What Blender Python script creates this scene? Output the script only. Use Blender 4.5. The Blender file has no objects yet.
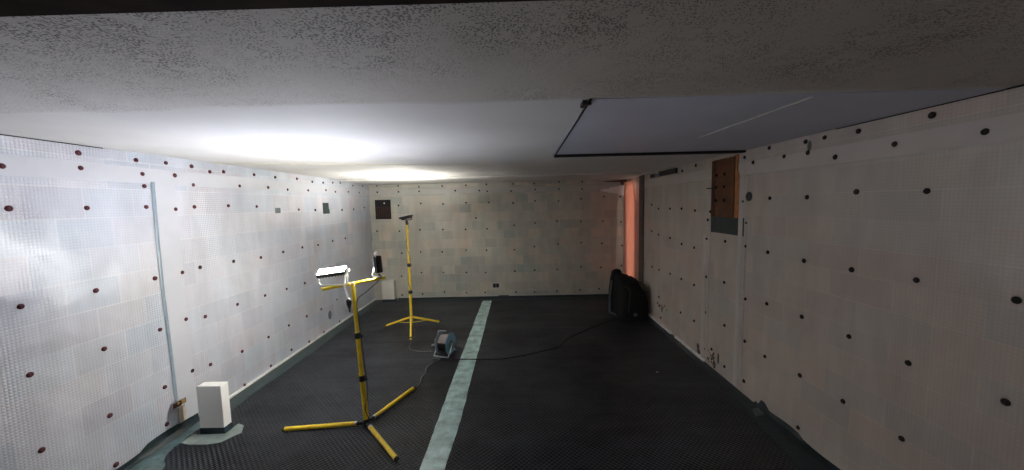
import bpy, bmesh, math, random
from mathutils import Vector, Matrix
random.seed(7)
PI = math.pi
SC = bpy.context.scene
COL = SC.collection

# ------------------------------------------------------------------ room
XL, XR, YB, YF, H = -3.148, 2.348, 7.718, -1.3, 2.538
EYE = 2.04

# ------------------------------------------------------------------ material helpers
def new_mat(name):
    m = bpy.data.materials.new(name); m.use_nodes = True
    nt = m.node_tree; nt.nodes.clear()
    out = nt.nodes.new('ShaderNodeOutputMaterial')
    b = nt.nodes.new('ShaderNodeBsdfPrincipled')
    nt.links.new(b.outputs[0], out.inputs[0])
    return m, nt, b

def sock(nt, v, inp):
    if isinstance(v, bpy.types.NodeSocket): nt.links.new(v, inp)
    elif v is not None: inp.default_value = v

def math_n(nt, op, a, b=None, clamp=False):
    n = nt.nodes.new('ShaderNodeMath'); n.operation = op; n.use_clamp = clamp
    sock(nt, a, n.inputs[0]); sock(nt, b, n.inputs[1])
    return n.outputs[0]

def noise(nt, vec, scale, detail=2, rough=.5):
    n = nt.nodes.new('ShaderNodeTexNoise'); sock(nt, vec, n.inputs['Vector'])
    n.inputs['Scale'].default_value = scale; n.inputs['Detail'].default_value = detail
    n.inputs['Roughness'].default_value = rough
    return n.outputs['Fac']

def mapr(nt, v, a, b, c, d):
    n = nt.nodes.new('ShaderNodeMapRange'); sock(nt, v, n.inputs[0])
    for i, x in enumerate((a, b, c, d)): n.inputs[i+1].default_value = x
    return n.outputs[0]

def mixc(nt, f, a, b, mode='MIX'):
    n = nt.nodes.new('ShaderNodeMix'); n.data_type = 'RGBA'; n.blend_type = mode
    sock(nt, f, n.inputs[0]); sock(nt, a, n.inputs[6]); sock(nt, b, n.inputs[7])
    return n.outputs[2]

def bump(nt, h, strength, dist, normal=None):
    n = nt.nodes.new('ShaderNodeBump'); sock(nt, h, n.inputs['Height'])
    n.inputs['Strength'].default_value = strength; n.inputs['Distance'].default_value = dist
    if normal is not None: nt.links.new(normal, n.inputs['Normal'])
    return n.outputs[0]

def objco(nt):
    return nt.nodes.new('ShaderNodeTexCoord').outputs['Object']

def sep(nt, v):
    n = nt.nodes.new('ShaderNodeSeparateXYZ'); nt.links.new(v, n.inputs[0]); return n.outputs
def comb(nt, x, y, z=0.0):
    n = nt.nodes.new('ShaderNodeCombineXYZ')
    for i, v in enumerate((x, y, z)): sock(nt, v, n.inputs[i])
    return n.outputs[0]

def c4(c): return (c[0], c[1], c[2], 1)

def plain(name, col, rough=.5, metal=0, var=.12, scale=18, bmp=0.0, coat=0, spec=.5, trans=0):
    m, nt, b = new_mat(name)
    co = objco(nt); n = noise(nt, co, scale, 4, .6)
    f = mapr(nt, n, .3, .7, 0, 1)
    lo = c4([x*(1-var) for x in col]); hi = c4([min(1, x*(1+var)) for x in col])
    nt.links.new(mixc(nt, f, lo, hi), b.inputs['Base Color'])
    b.inputs['Roughness'].default_value = rough; b.inputs['Metallic'].default_value = metal
    b.inputs['Coat Weight'].default_value = coat; b.inputs['Specular IOR Level'].default_value = spec
    if bmp: nt.links.new(bump(nt, noise(nt, co, scale*3, 3), bmp, .01), b.inputs['Normal'])
    return m

def studs(nt, u, v, pitch):
    k = 2*PI/pitch
    s = math_n(nt, 'MULTIPLY', math_n(nt, 'SINE', math_n(nt, 'MULTIPLY', u, k)), math_n(nt, 'SINE', math_n(nt, 'MULTIPLY', v, k)))
    return math_n(nt, 'MULTIPLY', math_n(nt, 'ABSOLUTE', s), 1.0)

def membrane_wall(name, ax, ca, cb, mortar, rough=.38, pitch=.040, shift=0.0, bw=.34, bh=.225, sb=.8):
    """Milky studded membrane with the blockwork showing through it."""
    m, nt, b = new_mat(name)
    co = objco(nt); s = sep(nt, co)
    u = s[ax]; z = s[2]
    wob = noise(nt, co, 1.1, 2)
    uu = math_n(nt, 'ADD', u, math_n(nt, 'ADD', math_n(nt, 'MULTIPLY', wob, .03), shift))
    br = nt.nodes.new('ShaderNodeTexBrick')
    nt.links.new(comb(nt, uu, math_n(nt, 'ADD', z, .02)), br.inputs['Vector'])
    br.inputs['Scale'].default_value = 1.0
    br.inputs['Brick Width'].default_value = bw; br.inputs['Row Height'].default_value = bh
    br.inputs['Mortar Size'].default_value = .006; br.inputs['Mortar Smooth'].default_value = .6
    br.inputs['Bias'].default_value = 0.0
    br.inputs['Color1'].default_value = c4(ca); br.inputs['Color2'].default_value = c4(cb)
    br.inputs['Mortar'].default_value = c4(mortar)
    # a second hidden tint per block: warm or cool
    br2 = nt.nodes.new('ShaderNodeTexBrick')
    nt.links.new(comb(nt, math_n(nt, 'ADD', uu, bw*26), math_n(nt, 'ADD', z, .02+bh*8)), br2.inputs['Vector'])
    for k, v in (('Scale', 1.0), ('Brick Width', bw), ('Row Height', bh), ('Mortar Size', 0.0)): br2.inputs[k].default_value = v
    br2.inputs['Color1'].default_value = (1.05, .97, .93, 1); br2.inputs['Color2'].default_value = (.93, 1.0, 1.0, 1)
    c = mixc(nt, 1.0, br.outputs['Color'], br2.outputs['Color'], 'MULTIPLY')
    # soft fading of the block pattern, dusty smears
    fade = mapr(nt, noise(nt, co, 1.6, 3), .35, .65, .0, .6)
    avg = c4([(x+y)/2*1.03 for x, y in zip(ca, cb)])
    c = mixc(nt, fade, c, avg)
    st = mapr(nt, noise(nt, comb(nt, math_n(nt, 'MULTIPLY', u, 2.2), math_n(nt, 'MULTIPLY', z, .55)), 2.4, 4, .6), .35, .7, .90, 1.06)
    c = mixc(nt, 1.0, c, comb(nt, st, st, st), 'MULTIPLY')
    h0 = studs(nt, u, z, pitch)
    sh = mapr(nt, h0, 0, 1, .95, 1.05)
    c = mixc(nt, 1.0, c, comb(nt, sh, sh, sh), 'MULTIPLY')
    nt.links.new(c, b.inputs['Base Color'])
    b.inputs['Roughness'].default_value = rough
    b.inputs['Coat Weight'].default_value = .22; b.inputs['Coat Roughness'].default_value = .22
    h = studs(nt, u, z, pitch)
    # studs are crisp only where the sheet is pressed off the wall
    wv = mapr(nt, noise(nt, co, .9, 2), .40, .62, .15, 1.0)
    h = math_n(nt, 'MULTIPLY', h, wv)
    n1 = bump(nt, h, sb, .005)
    n2 = bump(nt, noise(nt, co, 2.2, 2), .6, .09, n1)
    nt.links.new(n2, b.inputs['Normal']); nt.links.new(n2, b.inputs['Coat Normal'])
    return m

M = {}  # light's cast is mixed into the wall sheets: cool left, browner back and right
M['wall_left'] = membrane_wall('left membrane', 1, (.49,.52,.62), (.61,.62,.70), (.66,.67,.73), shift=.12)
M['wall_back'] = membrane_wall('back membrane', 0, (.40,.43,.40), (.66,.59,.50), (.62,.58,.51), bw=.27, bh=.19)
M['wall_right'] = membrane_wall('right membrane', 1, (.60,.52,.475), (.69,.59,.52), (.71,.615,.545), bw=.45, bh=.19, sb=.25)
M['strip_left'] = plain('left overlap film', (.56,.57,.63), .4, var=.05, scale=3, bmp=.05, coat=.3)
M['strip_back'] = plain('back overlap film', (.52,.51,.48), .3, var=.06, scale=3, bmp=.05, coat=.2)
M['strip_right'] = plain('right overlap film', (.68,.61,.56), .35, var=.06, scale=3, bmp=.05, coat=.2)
M['blue_tape'] = plain('pale blue sealing tape', (.25,.31,.38), .4, var=.08)
M['slate_tape'] = plain('dark slate tape', (.030,.052,.054), .42, var=.3, scale=9, bmp=.1)
M['green_tape'] = plain('grey green butyl tape', (.36,.53,.51), .42, var=.42, scale=8, bmp=.25, coat=.2)
M['wet_tape'] = plain('glossy blue grey tape', (.11,.175,.19), .28, var=.35, scale=7, bmp=.5, coat=.5)
M['wet_patch'] = plain('pale grey green tape', (.22,.27,.26), .32, var=.3, scale=10, bmp=.3, coat=.5)
M['dark_tape'] = plain('near black tape', (.010,.024,.032), .42, var=.4, scale=7, bmp=.4, coat=.1)
M['plug'] = plain('maroon plug rubber', (.075,.008,.016), .6, var=.3, scale=60)
M['plug_dark'] = plain('dark brown plug rubber', (.014,.005,.005), .65, var=.3, scale=60)
M['yellow'] = plain('yellow painted steel', (.90,.64,.03), .34, var=.12, scale=22, coat=.4)
M['black_plastic'] = plain('black plastic', (.012,.012,.013), .38, var=.2, scale=30)
M['rubber'] = plain('black rubber', (.010,.010,.011), .6, var=.2, scale=30)
M['alu'] = plain('brushed aluminium', (.72,.73,.76), .32, metal=.9, var=.06, scale=40)
M['grey_plastic'] = plain('grey plastic', (.22,.25,.28), .45, var=.15, scale=20)
M['grey_metal'] = plain('galvanised grey', (.45,.48,.52), .38, metal=.6, var=.15, scale=20)
M['reel_blue'] = plain('light blue reel plastic', (.26,.52,.68), .38, var=.12, scale=12)
M['reel_label'] = plain('brown grey label', (.26,.22,.21), .5, var=.15, scale=12)
M['grey_cord'] = plain('grey flex', (.16,.165,.175), .45, var=.15, scale=40)
M['black_cord'] = plain('black flex', (.022,.022,.024), .4, var=.2, scale=40)
M['white_plastic'] = plain('white plastic casing', (.93,.92,.90), .35, var=.02, scale=4)
M['cream_plastic'] = plain('off white casing', (.66,.65,.60), .4, var=.03, scale=4)
M['timber'] = plain('orange brown board', (.17,.060,.022), .55, var=.35, scale=7, bmp=.3)
M['timber_dark'] = plain('dark brown board', (.085,.030,.012), .6, var=.35, scale=7, bmp=.3)
M['void'] = plain('black recess', (.006,.005,.005), .7, var=.2)
M['rust_void'] = plain('red brown recess', (.05,.018,.014), .7, var=.5, scale=14)
M['brass'] = plain('dull brass', (.55,.33,.12), .35, metal=.6, var=.25, scale=60)
M['tan'] = plain('tan conduit', (.46,.40,.32), .5, var=.1)
M['black_bag'] = plain('black sacking', (.004,.004,.005), .8, var=.3, scale=9, bmp=.4)
M['bag_grey'] = plain('slate grey edge', (.12,.15,.165), .4, var=.25, scale=9)
M['bag_olive'] = plain('olive brown cloth', (.08,.07,.045), .8, var=.3, scale=12, bmp=.3)
M['white_edge'] = plain('white cut edge', (.88,.89,.88), .4, var=.12, scale=6)
M['panel'] = plain('grey blue plasterboard', (.60,.61,.70), .5, var=.07, scale=1.2)
M['scuff'] = plain('white scuff', (.85,.85,.78), .5, var=.1)
M['lintel'] = plain('dark brown timber', (.026,.014,.010), .9, var=.35, scale=5, bmp=.3, spec=.05)
M['debris'] = plain('mortar crumbs', (.13,.10,.07), .8, var=.6, scale=40, bmp=.5)
M['moss'] = plain('dark green stain film', (.03,.045,.03), .5, var=.5, scale=20)

# pink foil: thin sheet, some light goes through
m, nt, b = new_mat('salmon pink foil')
co = objco(nt); f = mapr(nt, noise(nt, co, 5, 4), .3, .7, 0, 1)
nt.links.new(mixc(nt, f, (.80,.50,.42,1), (.92,.62,.54,1)), b.inputs['Base Color'])
b.inputs['Roughness'].default_value = .4
b.inputs['Coat Weight'].default_value = .3
tr = nt.nodes.new('ShaderNodeBsdfTranslucent'); tr.inputs[0].default_value = (.95,.66,.54,1)
mx = nt.nodes.new('ShaderNodeMixShader'); mx.inputs[0].default_value = .5
nt.links.new(b.outputs[0], mx.inputs[1]); nt.links.new(tr.outputs[0], mx.inputs[2])
nt.links.new(mx.outputs[0], [n for n in nt.nodes if n.type == 'OUTPUT_MATERIAL'][0].inputs[0])
M['foil'] = m
M['film'] = plain('torn clear film', (.97,.90,.90), .25, var=.1, scale=8, coat=.5)

# LED lens
m, nt, b = new_mat('lit led lens')
b.inputs['Base Color'].default_value = (.9,.9,.9,1)
b.inputs['Emission Color'].default_value = (.84,.88,1.0,1)
b.inputs['Emission Strength'].default_value = LED_A = 118
M['lens_bright'] = m
m, nt, b = new_mat('lit led lens dimmer')
b.inputs['Base Color'].default_value = (.9,.9,.9,1)
b.inputs['Emission Color'].default_value = (1.0,.98,.88,1)
b.inputs['Emission Strength'].default_value = LED_B = 170
M['lens_dim'] = m
m, nt, b = new_mat('lit warm led lens')
b.inputs['Base Color'].default_value = (.9,.9,.9,1)
b.inputs['Emission Color'].default_value = (1.0,.97,.86,1)
b.inputs['Emission Strength'].default_value = LED_C = 330
M['lens_warm'] = m
M['lens_off'] = plain('unlit lens glass', (.10,.10,.11), .1, var=.1, coat=1)

# ceiling: smooth painted slab, coarse pitted concrete near the opening
m, nt, b = new_mat('ceiling concrete')
co = objco(nt); s = sep(nt, co)
edge = math_n(nt, 'ADD', s[1], mapr(nt, noise(nt, co, 1.5, 4), .3, .7, -.04, .04))
edge2 = math_n(nt, 'ADD', edge, mapr(nt, s[0], -3.2, .1, 1.0, 0.0))
zone = mapr(nt, math_n(nt, 'ADD', s[1], mapr(nt, noise(nt, co, 2.0, 4), .3, .7, -.25, .25)), 1.2, 2.3, 1, 0)
zone2 = mapr(nt, edge, 1.76, 1.80, 1, 0)
zone = math_n(nt, 'MULTIPLY', zone2, mapr(nt, zone, 0, 1, .35, 1))
vo = nt.nodes.new('ShaderNodeTexVoronoi'); nt.links.new(co, vo.inputs['Vector'])
vo.inputs['Scale'].default_value = 125; vo.inputs['Randomness'].default_value = 1
dense = mapr(nt, noise(nt, co, 1.7, 5, .7), .36, .62, 0.10, .46)
pit = math_n(nt, 'LESS_THAN', vo.outputs['Distance'], dense)
pit = math_n(nt, 'MULTIPLY', pit, math_n(nt, 'GREATER_THAN', noise(nt, co, 16, 3), .42))
pit = math_n(nt, 'MULTIPLY', pit, zone)
tone = mapr(nt, noise(nt, co, 1.1, 5, .6), .3, .7, 0, 1)
base = mixc(nt, tone, (.62,.60,.58,1), (.72,.70,.69,1))
raw = mixc(nt, tone, (.46,.41,.345,1), (.56,.505,.44,1))
base = mixc(nt, math_n(nt, 'MULTIPLY', mapr(nt, edge, 1.74, 1.80, .8, 0), mapr(nt, s[0], -2.2, .2, .3, 1)), base, raw)
base = mixc(nt, math_n(nt, 'MULTIPLY', pit, .75), base, (.09,.072,.065,1))
nt.links.new(base, b.inputs['Base Color']); b.inputs['Roughness'].default_value = .75
h = math_n(nt, 'SUBTRACT', math_n(nt, 'MULTIPLY', noise(nt, co, 40, 5, .7), mapr(nt, zone, 0, 1, .05, .8)), math_n(nt, 'MULTIPLY', pit, 1.0))
n1 = bump(nt, h, .8, .010)
nt.links.new(bump(nt, noise(nt, co, 1.2, 2), .3, .05, n1), b.inputs['Normal'])
M['ceiling'] = m

# floor: black studded drainage sheet laid with its studs on the diagonal
m, nt, b = new_mat('black studded floor sheet')
co = objco(nt); s = sep(nt, co)
r = .7071
u = math_n(nt, 'MULTIPLY', math_n(nt, 'ADD', s[0], s[1]), r); v = math_n(nt, 'MULTIPLY', math_n(nt, 'SUBTRACT', s[1], s[0]), r)
k = 2*PI/.031
hs = math_n(nt, 'ADD', math_n(nt, 'SINE', math_n(nt, 'MULTIPLY', u, k)), math_n(nt, 'SINE', math_n(nt, 'MULTIPLY', v, k)))
hs = mapr(nt, hs, -.9, 1.2, 0, 1)
dust = mapr(nt, noise(nt, co, 1.4, 5, .62), .42, .75, 0, 1)
waves = noise(nt, comb(nt, math_n(nt, 'MULTIPLY', s[0], .35), math_n(nt, 'MULTIPLY', s[1], 1.6)), 1.7, 3)
left = mapr(nt, noise(nt, co, .8, 5, .65), .40, .62, .22, .62)      # patches of trodden-in dust
sheet = mixc(nt, left, (.0022,.0026,.0032,1), (.021,.026,.042,1))
dusty = mixc(nt, left, (.006,.007,.008,1), (.058,.070,.105,1))
base = mixc(nt, math_n(nt, 'MULTIPLY', dust, .6), sheet, dusty)
scuff = mapr(nt, noise(nt, comb(nt, math_n(nt, 'MULTIPLY', s[0], 1.0), math_n(nt, 'MULTIPLY', s[1], 2.5)), 3.1, 5, .7), .62, .80, 0, .35)
base = mixc(nt, math_n(nt, 'MULTIPLY', scuff, left), base, (.090,.092,.11,1))
base = mixc(nt, math_n(nt, 'POWER', hs, 3.0), base, mixc(nt, left, (.014,.015,.017,1), (.085,.090,.105,1)))  # stud tops coloured paler, standing in for their highlights
nt.links.new(base, b.inputs['Base Color'])
b.inputs['Roughness'].default_value = .36; nt.links.new(mapr(nt, left, 0, 1, .12, .6), b.inputs['Specular IOR Level'])
n1 = bump(nt, hs, 1.0, .009)
nt.links.new(bump(nt, waves, .5, .06, n1), b.inputs['Normal'])
M['floor'] = m

# ------------------------------------------------------------------ mesh helpers
def add_box(bm, lo, hi, bev=0.0, seg=2, mtx=None):
    r = bmesh.ops.create_cube(bm, size=1)
    vs = r['verts']
    c = [(a+b_)/2 for a, b_ in zip(lo, hi)]; d = [b_-a for a, b_ in zip(lo, hi)]
    for q in vs: q.co = Vector((q.co.x*d[0]+c[0], q.co.y*d[1]+c[1], q.co.z*d[2]+c[2]))
    if bev:
        es = list({e for q in vs for e in q.link_edges})
        rr = bmesh.ops.bevel(bm, geom=es, offset=bev, segments=seg, profile=.5, affect='EDGES')
        vs = list({q for f_ in rr['faces'] for q in f_.verts} | {q for q in vs if q.is_valid})
    if mtx is not None:
        for q in vs: q.co = mtx @ q.co
    return vs

def frames(pts):
    out = []; up = None
    for i, p in enumerate(pts):
        a = pts[max(i-1, 0)]; c = pts[min(i+1, len(pts)-1)]
        t = (c-a).normalized()
        if up is None:
            up = Vector((0, 0, 1)) if abs(t.z) < .9 else Vector((1, 0, 0))
        x = t.cross(up).normalized(); y = x.cross(t).normalized(); up = y
        out.append((p, x, y))
    return out

def add_tube(bm, pts, r, seg=12, cap=True):
    pts = [Vector(p) for p in pts]
    rs = r if isinstance(r, (list, tuple)) else [r]*len(pts)
    rings = []
    for (p, x, y), rr in zip(frames(pts), rs):
        rings.append([bm.verts.new(p + (x*math.cos(2*PI*k/seg) + y*math.sin(2*PI*k/seg))*rr) for k in range(seg)])
    for a, b_ in zip(rings, rings[1:]):
        for k in range(seg): bm.faces.new((a[k], a[(k+1) % seg], b_[(k+1) % seg], b_[k]))
    if cap:
        bm.faces.new(rings[0][::-1]); bm.faces.new(rings[-1])

def add_hollow(bm, pts, r, wall, seg=16):
    """A tube open at its far end with a rim and a bore."""
    pts = [Vector(p) for p in pts]
    t = (pts[-1]-pts[-2]).normalized()
    add_tube(bm, pts + [pts[-1], pts[-1]-t*.03], [r]*len(pts) + [r-wall, r-wall], seg)

def smooth_path(pts, n=8):
    P = [Vector(p) for p in pts]; P = [P[0]*2-P[1]] + P + [P[-1]*2-P[-2]]
    out = []
    for i in range(1, len(P)-2):
        a, b_, c, d = P[i-1:i+3]
        for k in range(n):
            t = k/n
            out.append(.5*((2*b_) + (c-a)*t + (2*a-5*b_+4*c-d)*t*t + (3*b_-a-3*c+d)*t**3))
    out.append(P[-2])
    return out

def add_lathe(bm, prof, seg=20, mtx=None):
    rings = []
    for (r_, z) in prof:
        if r_ < 1e-6: rings.append([bm.verts.new((0, 0, z))])
        else: rings.append([bm.verts.new((r_*math.cos(2*PI*k/seg), r_*math.sin(2*PI*k/seg), z)) for k in range(seg)])
    for a, b_ in zip(rings, rings[1:]):
        for k in range(seg):
            k2 = (k+1) % seg
            if len(a) == 1 and len(b_) == 1: continue
            if len(a) == 1: bm.faces.new((a[0], b_[k2], b_[k]))
            elif len(b_) == 1: bm.faces.new((a[k], a[k2], b_[0]))
            else: bm.faces.new((a[k], a[k2], b_[k2], b_[k]))
    if mtx is not None:
        for ring in rings:
            for q in ring: q.co = mtx @ q.co

def add_prism(bm, poly, z0, z1):
    a = [bm.verts.new((x, y, z0)) for x, y in poly]; b_ = [bm.verts.new((x, y, z1)) for x, y in poly]
    n = len(poly)
    bm.faces.new(a[::-1]); bm.faces.new(b_)
    for k in range(n): bm.faces.new((a[k], a[(k+1) % n], b_[(k+1) % n], b_[k]))

def obj(name, bm, mat, parent=None, smooth=False, loc=None):
    bmesh.ops.recalc_face_normals(bm, faces=bm.faces)
    me = bpy.data.meshes.new(name)
    if smooth:
        for f_ in bm.faces: f_.smooth = True
    bm.to_mesh(me); bm.free()
    if smooth:
        try: me.set_sharp_from_angle(angle=math.radians(40))
        except Exception: pass
    me.materials.append(mat)
    o = bpy.data.objects.new(name, me); COL.objects.link(o)
    if parent: o.parent = parent
    if loc is not None: o.location = loc
    return o

def struct(name, bm, mat, smooth=False):
    o = obj(name, bm, mat, None, smooth); o['kind'] = 'structure'; return o

def tag(o, label, cat, group=None):
    o['label'] = label; o['category'] = cat
    if group: o['group'] = group
    return o

def thing(name, label, cat, loc=(0, 0, 0), rot=(0, 0, 0), group=None):
    o = bpy.data.objects.new(name, None); COL.objects.link(o)
    o.location = loc; o.rotation_euler = rot; o.empty_display_size = .1
    return tag(o, label, cat, group)

def BM(): return bmesh.new()
def boxobj(name, lo, hi, mat, parent=None, bev=0.0, smooth=False):
    bm = BM(); add_box(bm, lo, hi, bev); return obj(name, bm, mat, parent, smooth)
def structbox(name, lo, hi, mat, bev=0.0):
    bm = BM(); add_box(bm, lo, hi, bev); return struct(name, bm, mat)

# ------------------------------------------------------------------ the shell
structbox('floor', (XL-.1, YF-.1, -.12), (XR+.1, YB+.1, 0), M['floor'])
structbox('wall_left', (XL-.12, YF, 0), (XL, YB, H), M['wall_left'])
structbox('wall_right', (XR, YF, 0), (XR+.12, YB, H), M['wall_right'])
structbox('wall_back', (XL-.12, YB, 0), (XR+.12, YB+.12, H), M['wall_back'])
# ceiling: main slab, and the last stretch a little lower with its edge towards the room
bm = BM()
add_box(bm, (XL-.12, YF-.12, H), (XR+.12, YB+.12, H+.15))
struct('ceiling', bm, M['ceiling'])
bm = BM(); add_prism(bm, [(XL, 6.42), (-1.15, 6.34), (.6, 6.26), (XR, 6.2), (XR, YB), (XL, YB)], H-.022, H-.001)
struct('trim_1', bm, M['ceiling'])
structbox('trim_2', (XL, .05, 2.44), (XR, .752, H-.001), M['lintel'], .004)      # dark beam over the opening
bm = BM(); add_prism(bm, [(XL, 3.745), (-1.04, 4.395), (-.3, 4.56), (-.3, 4.585), (-1.04, 4.425), (XL, 3.79)], H-.006, H-.0005)
struct('trim_3', bm, plain('cream filler line', (.70,.66,.50), .7, var=.15, scale=9))

# film strips lapped over the membrane
def strip_wall(name, side, y0, y1, z0, z1, mat, t=.003):
    if side == 'L': lo, hi = (XL-.001, y0, z0), (XL+t, y1, z1)
    elif side == 'R': lo, hi = (XR-t, y0, z0), (XR+.001, y1, z1)
    else: lo, hi = (y0, YB-t, z0), (y1, YB+.001, z1)
    return structbox(name, lo, hi, mat)
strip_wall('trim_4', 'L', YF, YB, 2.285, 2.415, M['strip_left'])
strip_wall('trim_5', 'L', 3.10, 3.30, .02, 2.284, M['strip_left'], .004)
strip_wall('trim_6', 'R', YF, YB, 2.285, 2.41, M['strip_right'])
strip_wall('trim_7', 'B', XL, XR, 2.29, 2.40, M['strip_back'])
# two upright ridges on the right wall: rounded profile either side of a blocked doorway
def ridge(name, y0, y1):
    bm = BM(); n = 8; prof = []
    for k in range(n+1):
        t = k/n; prof.append((y0+(y1-y0)*t, .016*math.sin(PI*t)**.5 if 0 < k < n else 0))
    a = [[bm.verts.new((XR+.001-h_, y, z)) for y, h_ in prof] for z in (.02, 1.62 if y0 > 4 else 2.28)]
    for i in range(n): bm.faces.new((a[0][i], a[0][i+1], a[1][i+1], a[1][i]))
    bm.faces.new(a[0]); bm.faces.new(a[1][::-1])
    return struct(name, bm, M['strip_right'])
ridge('trim_8', 4.36, 4.40); ridge('trim_9', 4.42, 4.52); ridge('trim_10', 3.68, 3.71); ridge('trim_11', 3.73, 3.82)
# white cut edge of the wall sheet along the floor
structbox('trim_12', (XL-.001, 3.42, .010), (XL+.016, YB, .038), M['white_edge'], .003)
structbox('trim_13', (XR-.034, 4.40, .006), (XR+.001, 5.22, .030), M['white_edge'], .003)
structbox('trim_14', (XR-.034, 5.36, .006), (XR+.001, 6.45, .030), M['white_edge'], .003)
structbox('trim_15', (XL, YB-.010, .040), (XR-.1, YB+.001, .066), M['strip_back'], .003)
# dark corner post of the right wall
structbox('trim_16', (XR-.02, 6.62, 0), (XR+.001, 6.84, H-.022), plain('dark corner batten', (.12,.10,.092), .5, var=.3))

# ------------------------------------------------------------------ tapes on the floor
def ribbon(name, left, right, mat, z=.003, label=None, parent=None):
    """A tape laid on the floor between two edge lines, with slight wrinkles."""
    bm = BM(); rows = []
    L_, R_ = smooth_path([(x, y, 0) for x, y in left], 10), smooth_path([(x, y, 0) for x, y in right], 10)
    for i, (a, b_) in enumerate(zip(L_, R_)):
        j = random.uniform(-.004, .004)
        row = []
        for k in range(7):
            t = k/6
            p = a.lerp(b_, t); hh = z + (.0025*(1+math.sin(i*.9+k*1.7)) + random.uniform(0, .002))*(0.3 if k in (0, 6) else 1)
            row.append(bm.verts.new((p.x+(j if k in (0, 6) else 0), p.y, hh)))
        rows.append(row)
    for a, b_ in zip(rows, rows[1:]):
        for k in range(6): bm.faces.new((a[k], a[k+1], b_[k+1], b_[k]))
    # skirt down to the floor
    for row in (rows[0], rows[-1]):
        lo = [bm.verts.new((q.co.x, q.co.y, 0)) for q in row]
        for k in range(6): bm.faces.new((row[k], row[k+1], lo[k+1], lo[k]))
    for k in (0, 6):
        lo = [bm.verts.new((r_[k].co.x, r_[k].co.y, 0)) for r_ in rows]
        for i in range(len(rows)-1): bm.faces.new((rows[i][k], rows[i+1][k], lo[i+1], lo[i]))
    return obj(name, bm, mat, parent, True)

o = ribbon('floor_tape', [(-.80, 1.0), (-.79, 2.6), (-.79, 3.26), (-.785, 4.5), (-.775, 5.7), (-.755, 7.3), (-.75, 7.45)],
           [(-.60, 1.0), (-.594, 2.6), (-.572, 3.25), (-.57, 4.5), (-.565, 5.7), (-.562, 7.3), (-.56, 7.45)], M['green_tape'])
tag(o, 'wide grey-green tape running down the middle of the black floor', 'tape')
o = ribbon('perimeter_tape', [(XL+.015, 3.3), (XL+.015, 3.7), (XL+.015, 4.7), (XL+.015, 6.0), (XL+.015, 7.7)],
           [(-2.90, 3.3), (-2.96, 3.7), (-2.93, 4.7), (-2.95, 6.0), (-2.96, 7.5)], M['slate_tape'])
tag(o, 'grey-green tape along the foot of the left wall beyond the white box', 'tape')
o = ribbon('perimeter_tape', [(XL+.01, 1.5), (XL+.01, 2.0), (XL+.01, 2.65), (XL+.01, 2.85), (XL+.01, 3.06), (XL+.01, 3.3)],
           [(-2.80, 1.5), (-2.84, 2.0), (-2.84, 2.60), (-2.95, 2.76), (-3.01, 2.92), (-3.02, 3.3)], M['wet_tape'], z=.006)
root = o
tag(root, 'crumpled glossy blue-grey tape at the foot of the left wall before the white box', 'tape')
bm = BM()    # its dark upstand on the wall
ys = [1.5+i*.06 for i in range(31)]
top = [.05+(.045 if 2.80 < y < 3.35 else .02)+.012*math.sin(y*9) for y in ys]
a = [bm.verts.new((XL+.004, y, t)) for y, t in zip(ys, top)]
b1 = [bm.verts.new((XL+.012, y, t*.45)) for y, t in zip(ys, top)]
c1 = [bm.verts.new((XL+.045+.012*math.sin(y*13), y, .012)) for y in ys]
for i in range(30):
    bm.faces.new((a[i], a[i+1], b1[i+1], b1[i])); bm.faces.new((b1[i], b1[i+1], c1[i+1], c1[i]))
o = obj('upstand', bm, M['dark_tape'], root, True); o['label'] = 'dark blue upturned edge on the wall'
for i, (y, x, a_, s_) in enumerate([(2.66, -2.98, .5, .09), (2.76, -3.04, .2, .07), (2.5, -2.98, -.3, .11)]):
    bm = BM(); n = 7
    for k in range(n):   # a folded crease standing off the tape
        pass
    g = [[bm.verts.new((x+s_*(u_/6-.5)*math.cos(a_)-.06*(v_/3-.5)*math.sin(a_), y+s_*1.6*(u_/6-.5)*math.sin(a_)+.05*(v_/3-.5)*math.cos(a_)+s_*(u_/6-.5), .012+.014*math.sin(PI*v_/3)*(1-abs(u_/6-.5)))) for v_ in range(4)] for u_ in range(7)]
    for u_ in range(6):
        for v_ in range(3): bm.faces.new((g[u_][v_], g[u_+1][v_], g[u_+1][v_+1], g[u_][v_+1]))
    obj('fold', bm, M['wet_tape'], root, True)

o = ribbon('perimeter_tape', [(XR-.014, 2.2), (XR-.014, 3.0), (XR-.014, 4.0), (XR-.014, 5.0), (XR-.014, 6.02)],
           [(2.06, 2.2), (2.14, 3.0), (2.20, 4.0), (2.22, 5.0), (2.23, 6.02)], M['dark_tape'], z=.004)
root = o
tag(root, 'blackish tape with a turned-up edge along the foot of the right wall', 'tape')
bm = BM()
ys = [1.6+i*.05 for i in range(38)]
def up_h(y): return .10 if 3.28 < y < 3.36 else (.055+.01*math.sin(y*11) if y < 3.28 else .03)
a = [bm.verts.new((XR-.004-(.012 if 3.28 < y < 3.36 else 0), y, up_h(y)*(1 if y > 2.9 else .7))) for y in ys]
b1 = [bm.verts.new((XR-.02, y, up_h(y)*.4)) for y in ys]
c1 = [bm.verts.new((XR-.06-.015*math.sin(y*7), y, .012)) for y in ys]
for i in range(37):
    bm.faces.new((a[i], a[i+1], b1[i+1], b1[i])); bm.faces.new((b1[i], b1[i+1], c1[i+1], c1[i]))
obj('upstand', bm, M['dark_tape'], root, True)
bm = BM(); add_prism(bm, [(2.20, 3.22), (2.30, 3.25), (2.31, 3.36), (2.24, 3.33)], .010, .018)
o = obj('torn_flap', bm, M['bag_grey'], root); o['label'] = 'small pale torn flap'

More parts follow.
